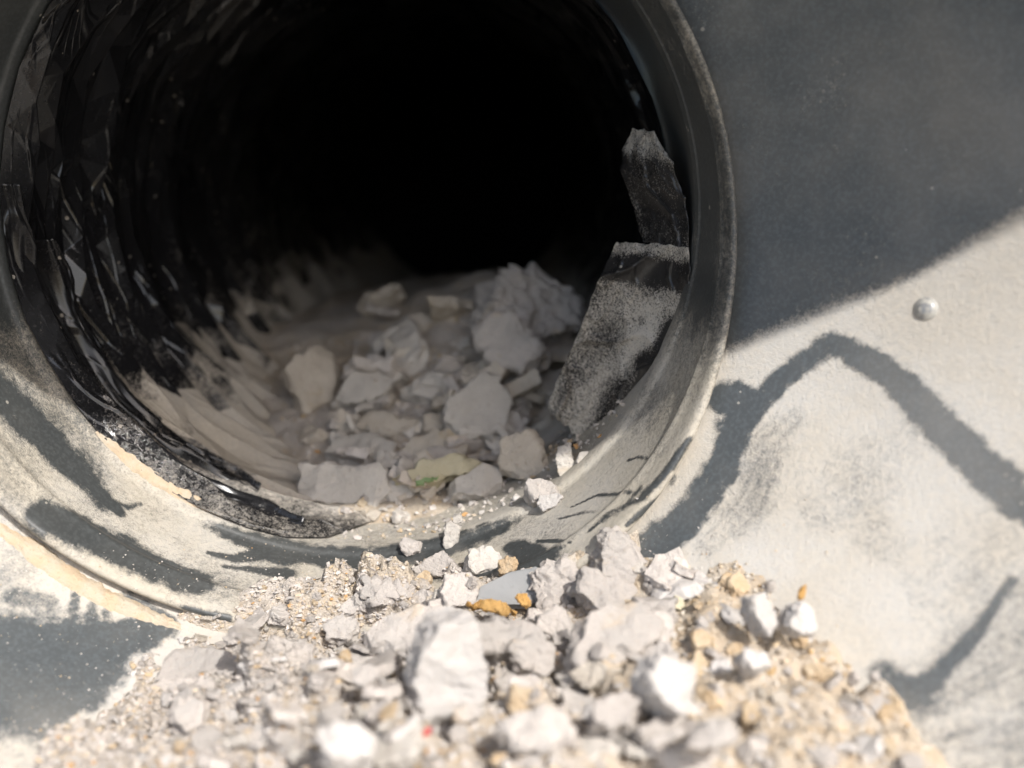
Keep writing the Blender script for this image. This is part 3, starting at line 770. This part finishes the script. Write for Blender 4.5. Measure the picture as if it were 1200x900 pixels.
chunk('plaster_chunk', CH, 'small grey plaster chunk with a sharp corner left of the beige slab', 514, 700, 26, 30, .007, 62, 18, 10, M_GREY, H, G_OUT, nout=5)
chunk('plaster_fragment', SL, 'broad pale slab lying flat behind the big upright white chunk', 505, 738, 170, 58, .010, 32, -4, 4, M_PLASTER, H, G_OUT, cuts=7, nout=9, spike=.18)
chunk('plaster_fragment', SL, 'pale slab right of the big upright white chunk below the orange bark', 592, 742, 110, 50, .011, 40, 8, -6, M_PLASTER, H, G_OUT, cuts=6, nout=8)
chunk('bark_strip', 'bark', 'curved orange bark strip lying against the smooth dark slab', 578, 710, 52, 14, .006, 56, 0, -10, M_ORANGE, H, None, lift=.012, rough=1.3, bow=-.12)
chunk('bark_strip', 'bark', 'short brown bark twig between bark strip and craggy chunk', 614, 702, 24, 16, .005, 56, 0, -38, M_ORANGE, H, None, lift=.012, rough=1.3)
chunk('plaster_chunk', CH, 'big upright smooth white chunk in the middle of the heap', 522, 776, 84, 112, .020, 74, 20, -3, M_WHITE, H, G_OUT, cuts=7, rough=.7, poly=[(-.95, -.1), (-.75, .45), (-.35, .95), (.6, 1), (.95, .6), (1, -.4), (.7, -.95), (-.65, -1)])
chunk('plaster_fragment', SL, 'white triangular shard standing left of the big upright white chunk', 462, 803, 46, 46, .012, 78, 24, 0, M_WHITE, H, G_OUT, rough=.4, poly=[(-1, 1), (-.85, -.8), (1, -1)])
chunk('plaster_chunk', CH, 'rounded pale chunk just left of the white triangular shard', 430, 795, 46, 34, .014, 44, -10, 10, M_PLASTER, H, G_OUT)
chunk('plaster_chunk', CH, 'small round pale chunk right of the big upright white chunk', 576, 764, 32, 34, .012, 60, 4, 0, M_PLASTER, H, G_OUT, nout=8, spike=.12)
chunk('plaster_chunk', CH, 'blocky pale chunk in the middle of the heap above the tan crumb cluster', 624, 768, 62, 52, .016, 58, 6, 12, M_PLASTER, H, G_OUT)
chunk('plaster_chunk', CH, 'small pale chunk left of the tan crumb cluster', 596, 800, 38, 30, .012, 56, -6, 30, M_PLASTER, H, G_OUT)
chunk('sandstone_lump', 'sand lump', 'orange-tan crumb cluster in the middle of the heap', 612, 820, 50, 36, .010, 54, 0, 8, M_TAN, H, G_OUT, rough=2.4, cuts=6)
chunk('plaster_fragment', SL, 'broad light grey slab below the tall pointed chunk', 716, 742, 128, 62, .011, 40, 12, 18, M_PLASTER, H, G_OUT, cuts=6, nout=8)
chunk('plaster_chunk', CH, 'brown-grey chunk in shade left of the big blurred white chunk', 692, 788, 54, 40, .013, 56, -14, 16, M_BROWN, H, G_OUT)
chunk('plaster_chunk', CH, 'big blurred white chunk at right front of the heap', 775, 798, 92, 80, .020, 56, 22, 8, M_WHITE, H, G_OUT, lift=.018, cuts=6, rough=.8)
chunk('plaster_chunk', CH, 'pale block at right of the light grey slab', 770, 735, 44, 56, .013, 56, 20, -4, M_PLASTER, H, G_OUT)
chunk('plaster_fragment', SL, 'long rough plaster slab alone at the left of the heap', 246, 779, 108, 34, .008, 30, 0, 3, M_PLASTER, H, G_OUT, cuts=6, poly=[(-1, -.9), (-.85, .5), (-.3, 1), (.5, .6), (1, .2), (.55, -.5), (.1, -1)])
chunk('plaster_fragment', SL, 'short narrow slab directly below the long rough slab at left', 228, 803, 66, 18, .006, 48, 0, 2, M_PLASTER, H, G_OUT)
chunk('plaster_chunk', CH, 'white chunk at the right edge of the heap, left of a matching pair', 890, 716, 40, 56, .012, 64, 16, 12, M_WHITE, H, G_OUT, lift=.01)
chunk('plaster_chunk', CH, 'white chunk at the right edge of the heap below the orange sliver', 934, 722, 52, 46, .013, 62, 20, -8, M_WHITE, H, G_OUT, lift=.012)
chunk('bark_strip', 'bark', 'thin orange sliver standing behind the white chunk at right edge', 940, 692, 10, 26, .002, 68, 0, -24, M_ORANGE, H, None, lift=.008)
chunk('plaster_chunk', CH, 'blurred white chunk at the bottom left front of the heap', 405, 872, 92, 50, .014, 30, -10, 10, M_WHITE, H, G_OUT, lift=.008)
chunk('plaster_chunk', CH, 'large pale blurred chunk at the bottom middle of the heap', 628, 862, 124, 60, .016, 30, -10, -6, M_PLASTER, H, G_OUT, lift=.006, cuts=6)
chunk('plaster_chunk', CH, 'pale blurred chunk between the bottom middle chunk and brown-grey chunk', 716, 838, 76, 44, .014, 34, -6, 20, M_PLASTER, H, G_OUT, lift=.006)
chunk('plaster_chunk', CH, 'pale chunk at the foot of the big upright white chunk', 545, 838, 52, 26, .012, 50, 8, 0, M_PLASTER, H, G_OUT)
chunk('red_chip', 'plastic chip', 'small red plastic chip near the bottom of the heap', 498, 857, 24, 13, .003, 58, 0, 26, M_RED, H, None)
chunk('foam_crumb', 'foam crumb', 'yellow-orange crumb at the bottom edge of the heap', 585, 890, 30, 20, .008, 58, 0, 0, M_TAN, H, None)
chunk('foam_crumb', 'foam crumb', 'pale yellow crumb right of the pale block on the heap', 795, 706, 18, 22, .006, 58, 0, 0, M_YELLOW, H, None)
chunk('plaster_chunk', CH, 'pale chunk at bottom right front of the heap', 830, 860, 80, 50, .016, 50, 10, 10, M_PLASTER, H, G_OUT, lift=.012)
chunk('plaster_chunk', CH, 'low pale chunk half buried right of the big blurred white chunk', 880, 775, 54, 36, .012, 50, 10, -16, M_WHITE, H, G_OUT, lift=.008)
chunk('plaster_chunk', CH, 'pale chunk left of centre half way down the heap', 350, 770, 46, 36, .012, 46, -6, 18, M_PLASTER, H, G_OUT)
chunk('plaster_chunk', CH, 'flat pale chunk at the left back of the heap', 400, 735, 52, 30, .010, 42, -6, -8, M_PLASTER, H, G_OUT)
# --- on the lip and inside the pipe (front to back)
I = 'in'
chunk('plaster_shard', 'plaster shard', 'thin grey shard standing upright at the bottom edge of the pipe mouth', 531, 623, 20, 44, .004, 76, 4, -16, M_GREY, I, G_IN, nout=6)
chunk('plaster_chunk', CH, 'small rounded pale chunk on the bottom edge of the pipe mouth', 480, 642, 28, 20, .007, 60, 0, 0, M_PLASTER, I, G_IN)
chunk('plaster_fragment', SL, 'blue-grey block with a flat front at left of the rubble inside the pipe', 412, 572, 108, 42, .024, 58, -6, -3, M_GREY, I, G_IN, rough=.6, poly=[(-1, -.9), (-.95, .8), (.6, .9), (1, -.2), (.6, -.95)])
chunk('plaster_fragment', SL, 'flat grey slab on top of the blue-grey block at left inside pipe', 418, 532, 92, 40, .010, 36, 0, -6, M_GREY, I, G_IN, rough=.6)
chunk('foam_strip', 'foam strip', 'pale yellow foam strip lying across the rubble inside the pipe', 523, 550, 112, 28, .012, 60, 0, 13, M_YELLOW, I, None, lift=.024, rough=.9, cuts=6)
chunk('paint_flake', 'paint flake', 'bright green paint flake under the yellow foam strip', 500, 563, 28, 8, .003, 60, 0, 16, M_GREEN, I, None, lift=.030)
chunk('mortar_chunk', 'mortar chunk', 'small grey mortar chunk right of the yellow foam strip', 562, 570, 62, 40, .014, 52, 8, 6, M_GREY, I, G_IN)
chunk('mortar_fragment', 'mortar slab', 'brown-grey slab standing upright at right of the rubble inside pipe', 619, 535, 60, 72, .010, 66, -16, 8, M_BROWN, I, G_IN, rough=.6)
chunk('plaster_shard', 'plaster shard', 'pale upright shard in front of the film shred below the tape flap', 662, 545, 24, 46, .006, 70, -8, 6, M_GREY, I, G_IN, lift=-.006)
chunk('plaster_shard', 'plaster shard', 'pale leaning shard touching the black film shred', 682, 540, 16, 34, .005, 70, 6, -30, M_GREY, I, G_IN, lift=-.006)
chunk('plaster_chunk', CH, 'pale chunk right of the small grey mortar chunk inside pipe', 634, 578, 48, 32, .010, 48, -8, 14, M_PLASTER, I, G_IN)
chunk('plaster_chunk', CH, 'small white chunk lying on the right inside edge of the pipe mouth', 644, 590, 28, 18, .006, 56, -10, 28, M_WHITE, I, G_IN)
chunk('mortar_fragment', 'mortar slab', 'broad brown-grey slab behind the yellow foam strip', 520, 522, 106, 48, .012, 44, 6, 16, M_BROWN, I, G_IN, rough=.6)
chunk('mortar_fragment', 'mortar slab', 'L-shaped grey-brown slab above the flat grey slab inside pipe', 455, 500, 92, 36, .010, 42, -4, 0, M_BROWN, I, G_IN, rough=.6)
chunk('plaster_fragment', SL, 'tilted grey slab with a pale straight edge in mid pipe', 560, 474, 78, 66, .006, 60, 12, 26, M_GREY, I, G_IN, lift=.012, rough=.5, poly=[(-1, .0), (-.7, .55), (1, .8), (.9, -.5), (.2, -1), (-.8, -.8)])
chunk('plaster_fragment', SL, 'flat grey slab in mid pipe left of the tilted slab', 508, 456, 96, 44, .010, 46, -8, -4, M_GREY, I, G_IN, rough=.6)
chunk('mortar_fragment', 'mortar slab', 'small brown slab above the L-shaped slab inside pipe', 438, 470, 58, 26, .009, 46, 0, 0, M_BROWN, I, G_IN)
chunk('foam_crumb', 'foam crumb', 'dim yellowish lump deep at the left of the rubble', 432, 438, 48, 22, .010, 52, 0, 4, M_YELLOW, I, None)
chunk('mortar_fragment', 'mortar slab', 'dim leaning slab at the far left of the rubble inside pipe', 372, 440, 78, 100, .012, 60, 24, -10, M_BROWN, I, G_IN, rough=.7)
chunk('mortar_fragment', 'mortar slab', 'large dim slab deep in the pipe left of the rounded lump', 494, 398, 112, 84, .016, 54, -10, 6, M_BROWN, I, G_IN, rough=.7, lift=-.02)
chunk('plaster_chunk', CH, 'white-grey block in front of the large rounded lump deep in the pipe', 596, 408, 92, 52, .026, 62, -12, -8, M_PLASTER, I, G_IN, lift=.028, rough=.8, poly=[(-1, .3), (-.4, 1), (.4, .9), (1, .0), (.5, -.9), (-.3, -.7)])
chunk('mortar_chunk', 'mortar chunk', 'arched grey slab on top of the rounded lump deep in the pipe', 608, 350, 112, 46, .022, 52, 0, -4, M_PLASTER, I, G_IN, lift=.012, rough=.9, bow=-.10)
chunk('mortar_chunk', 'mortar chunk', 'large rounded grey lump standing highest deep in the pipe', 616, 374, 96, 72, .050, 58, 14, 10, M_PLASTER, I, G_IN, lift=.014, rough=2.6, cuts=7, cleave=0, nout=8, spike=.15)
chunk('plaster_chunk', CH, 'grey chunk in shade below the white-grey block deep in pipe', 606, 448, 50, 46, .014, 56, 20, 0, M_GREY, I, G_IN)
chunk('plaster_chunk', CH, 'small dark chunk between L-shaped slab and tilted slab', 514, 498, 40, 26, .012, 54, 0, 0, M_BROWN, I, G_IN)
chunk('plaster_chunk', CH, 'grey chunk under the right end of the tilted slab', 586, 510, 44, 44, .012, 58, 10, 20, M_GREY, I, G_IN)

# --- smaller pieces: one object each
rnd = random.Random(5)
def short(lab):
    cut = min([lab.find(w) for w in (' leaning', ' with', ' beside', ' at ', ' in ', ' standing', ' half', ' lying', ' joined', ' on ', ' under ', ' left', ' right', ' behind', ' between', ' below', ' alone', ' directly', ' just', ' touching', ' deep', ' above', ' against', ',') if lab.find(w) > 0] or [len(lab)])
    return lab[:cut]
_sh = [short(h[0]) for h in HERO]
HERO = [(sh_, h[1], h[2]) for sh_, h in zip(_sh, HERO) if _sh.count(sh_) == 1 and 2 <= len(sh_.split()) <= 6]
def beside(p, where):
    c = min((h for h in HERO if h[2] == where), key=lambda h: (h[1] - p).length)
    d = p - c[1]
    if abs(d.x) > abs(d.y): return ('left of the ' if d.x < 0 else 'right of the ') + c[0]
    return ('in front of the ' if d.y < 0 else 'behind the ') + c[0]
kinds = {'pale': M_PLASTER, 'white': M_WHITE, 'tan': M_TAN, 'grey': M_GREY, 'brown': M_BROWN}
protos = {}
for q, (kn, m) in enumerate(kinds.items()):
    protos[kn] = [chunk_mesh('plaster_crumb', .01, .01 * rnd.uniform(.6, 1), .01 * rnd.uniform(.18, .5), m, 900 + q * 31 + k, cuts=3, rough=1.4, nout=rnd.choice([5, 6, 7]), cleave=3) for k in range(9 if kn == 'pale' else 3)]
def crumbs(n, box, bv, smin, smax, mix, name, what, place, group, pw=2.2, sink=.14, tl=.75):
    made = 0; tries = 0
    while made < n and tries < n * 60:
        tries += 1
        px = rnd.uniform(box[0], box[2]); py = rnd.uniform(box[1], box[3])
        p = cast([bv], px, py)
        if p is None: continue
        f = cast([bv] + SURF, px, py)
        if (f - p).length > 1e-5: continue
        s = smin + (smax - smin) * rnd.random() ** pw
        kn = rnd.choice(mix)
        o = bpy.data.objects.new(name, rnd.choice(protos[kn]))
        o.matrix_world = Matrix.Translation(p + Vector((0, 0, s * sink))) @ Matrix.Rotation(rnd.uniform(0, 6.28), 4, 'Z') @ Matrix.Rotation(rnd.uniform(-tl, tl), 4, 'X') @ Matrix.Rotation(rnd.uniform(-tl, tl), 4, 'Y') @ Matrix.Scale(s / .01, 4)
        sz = 'tiny' if s < .0035 else 'small' if s < .009 else 'middling' if s < .020 else 'broad'
        link(o, None, '%s %s %s %s' % (sz, kn, what, beside(p, 'in' if bv is bv_in else 'heap')), what, group); made += 1
PM = ['pale'] * 6 + ['white', 'grey']
crumbs(24, (390, 668, 840, 900), bv_heap, .007, .017, PM, 'plaster_piece', 'plaster piece', 'packed in the middle of the heap', 'plaster pieces packed in the heap', 1.8, -.12)
crumbs(22, (190, 700, 400, 900), bv_heap, .006, .012, PM, 'plaster_piece', 'plaster piece', 'on the gritty left part of the heap', 'plaster pieces packed in the heap', 1.8, -.08)
crumbs(18, (820, 680, 1080, 900), bv_heap, .005, .011, ['white', 'pale', 'tan', 'tan'], 'plaster_piece', 'plaster piece', 'on the sandy right part of the heap', 'plaster pieces packed in the heap', 1.8, -.08)
CM = ['pale'] * 6 + ['white', 'tan', 'grey', 'brown']
crumbs(70, (130, 660, 400, 900), bv_heap, .0022, .0065, CM, 'plaster_crumb', 'crumb', 'on the gritty left part of the heap', 'plaster crumbs on the heap')
crumbs(120, (400, 655, 830, 900), bv_heap, .0022, .0075, CM, 'plaster_crumb', 'crumb', 'in the middle of the heap', 'plaster crumbs on the heap')
crumbs(40, (830, 660, 1080, 900), bv_heap, .0022, .006, CM, 'plaster_crumb', 'crumb', 'on the sandy right part of the heap', 'plaster crumbs on the heap')
kinds = {'grey': M_GREY, 'brown': M_BROWN, 'pale': M_PLASTER, 'white': M_WHITE}
small = protos
protos = {kn: [chunk_mesh('rubble_flake', .01, .01 * rnd.uniform(.55, .9), .01 * rnd.uniform(.10, .22), m, 1300 + q * 31 + k, cuts=4, rough=1.3, nout=rnd.choice([4, 5, 5, 6]), spike=.42, cleave=1, bow=rnd.choice([-.22, -.12, .10, .2])) for k in range(5)] for q, (kn, m) in enumerate(kinds.items())}
crumbs(34, (400, 470, 660, 590), bv_in, .014, .028, ['grey', 'brown', 'pale'], 'rubble_flake', 'rubble flake', 'in the overlapping rubble near the front inside the pipe', 'thin rubble flakes inside the pipe', 1.0, .18, .8)
crumbs(26, (430, 370, 670, 480), bv_in, .020, .040, ['grey', 'brown', 'pale'], 'rubble_flake', 'rubble flake', 'in the overlapping rubble deep inside the pipe', 'thin rubble flakes inside the pipe', 1.0, .22, .8)
crumbs(60, (390, 670, 850, 900), bv_heap, .008, .022, ['pale'] * 5 + ['white', 'grey'], 'plaster_flake', 'plaster flake', '', 'thin plaster flakes on the heap', 1.5, .04, .55)
crumbs(34, (180, 690, 400, 900), bv_heap, .005, .015, ['pale'] * 4 + ['white'], 'plaster_flake', 'plaster flake', '', 'thin plaster flakes on the heap', 1.6, .04, .5)
crumbs(14, (840, 690, 1050, 880), bv_heap, .004, .011, ['pale', 'white'], 'plaster_flake', 'plaster flake', '', 'thin plaster flakes on the heap', 1.6, .04, .5)
protos = small
crumbs(24, (360, 400, 700, 560), bv_in, .008, .018, ['grey', 'brown', 'pale'], 'rubble_piece', 'rubble piece', 'between the slabs inside the pipe', 'rubble pieces inside the pipe', 1.3, .1)
crumbs(60, (400, 500, 720, 640), bv_in, .003, .010, ['grey', 'brown', 'pale', 'tan'], 'plaster_crumb', 'crumb', 'just inside the bottom of the pipe mouth', 'crumbs inside the pipe')

# --- grit: thousands of grains, one mass
def grit(name, n, sampler, smin, smax, label, mat=None):
    base = []
    for k in range(6):
        bm = bmesh.new()
        vs_ = [bm.verts.new(Vector((rnd.uniform(-1, 1), rnd.uniform(-1, 1), rnd.uniform(-.7, .7))).normalized() * rnd.uniform(.6, 1)) for _ in range(8)]
        bmesh.ops.convex_hull(bm, input=vs_)
        bmesh.ops.delete(bm, geom=[v for v in bm.verts if not v.link_faces], context='VERTS')
        bmesh.ops.triangulate(bm, faces=bm.faces); bm.verts.index_update()
        base.append((np.array([tuple(v.co) for v in bm.verts]), [[v.index for v in f.verts] for f in bm.faces])); bm.free()
    co = []; fa = []; off = 0
    made = 0
    while made < n:
        p = sampler()
        if p is None: continue
        made += 1
        b, f = rnd.choice(base)
        s = smin + (smax - smin) * rnd.random() ** 3.5
        a = rnd.uniform(0, 6.28); ca, sa = math.cos(a), math.sin(a)
        q = b * np.array([s, s * rnd.uniform(.6, 1), s * rnd.uniform(.5, .9)])
        q = np.stack([q[:, 0] * ca - q[:, 1] * sa, q[:, 0] * sa + q[:, 1] * ca, q[:, 2]], 1) + np.array([p.x, p.y, p.z + s * .25])
        co.append(q); fa += [[i + off for i in t] for t in f]; off += len(q)
    me = mesh_np(name, np.concatenate(co), fa, False, mat or M_GRIT)
    link(bpy.data.objects.new(name, me), None, label, 'grit', None, 'stuff')
def s_heap(x0=-20, x1=1150, lo=-9, hi=9):
    px = rnd.uniform(x0, x1); py = rnd.uniform(640, 930)
    p = cast([bv_heap], px, py)
    if p is None or not lo < p.x + .012 * noise.noise(p * 40) < hi: return None
    f = cast(SURF, px, py)
    if f is not None and (f - CAM).length < (p - CAM).length: return None
    return p
grit('grit', 15000, lambda: s_heap(-20, 900, -9, .068), .00025, .0016, 'loose mixed grit covering the left and middle of the heap')
grit('grit', 4000, lambda: s_heap(760, 1150, .062, 9), .00025, .0013, 'loose tan grit on the sandy right side of the heap', M_GRIT_TAN)
def s_in():
    p = cast([bv_in, bv_flange], rnd.uniform(330, 730), rnd.uniform(400, 650))
    if p is None or p.y < .008: return None
    return p
grit('grit', 3500, s_in, .0003, .0022, 'loose grit between the rubble pieces inside the pipe')
def s_pan():
    k = rnd.random()
    if k < .45: p = cast(SURF, rnd.uniform(-10, 330), 900 - 250 * rnd.random() ** 1.5)
    elif k < .75: p = cast(SURF, rnd.gauss(330, 110), rnd.gauss(665, 26))
    else: p = cast(SURF, rnd.gauss(840, 110), rnd.gauss(665, 45))
    return p
grit('grit', 1500, s_pan, .00012, .0006, 'stray grit grains scattered on the dusty casing around the heap')
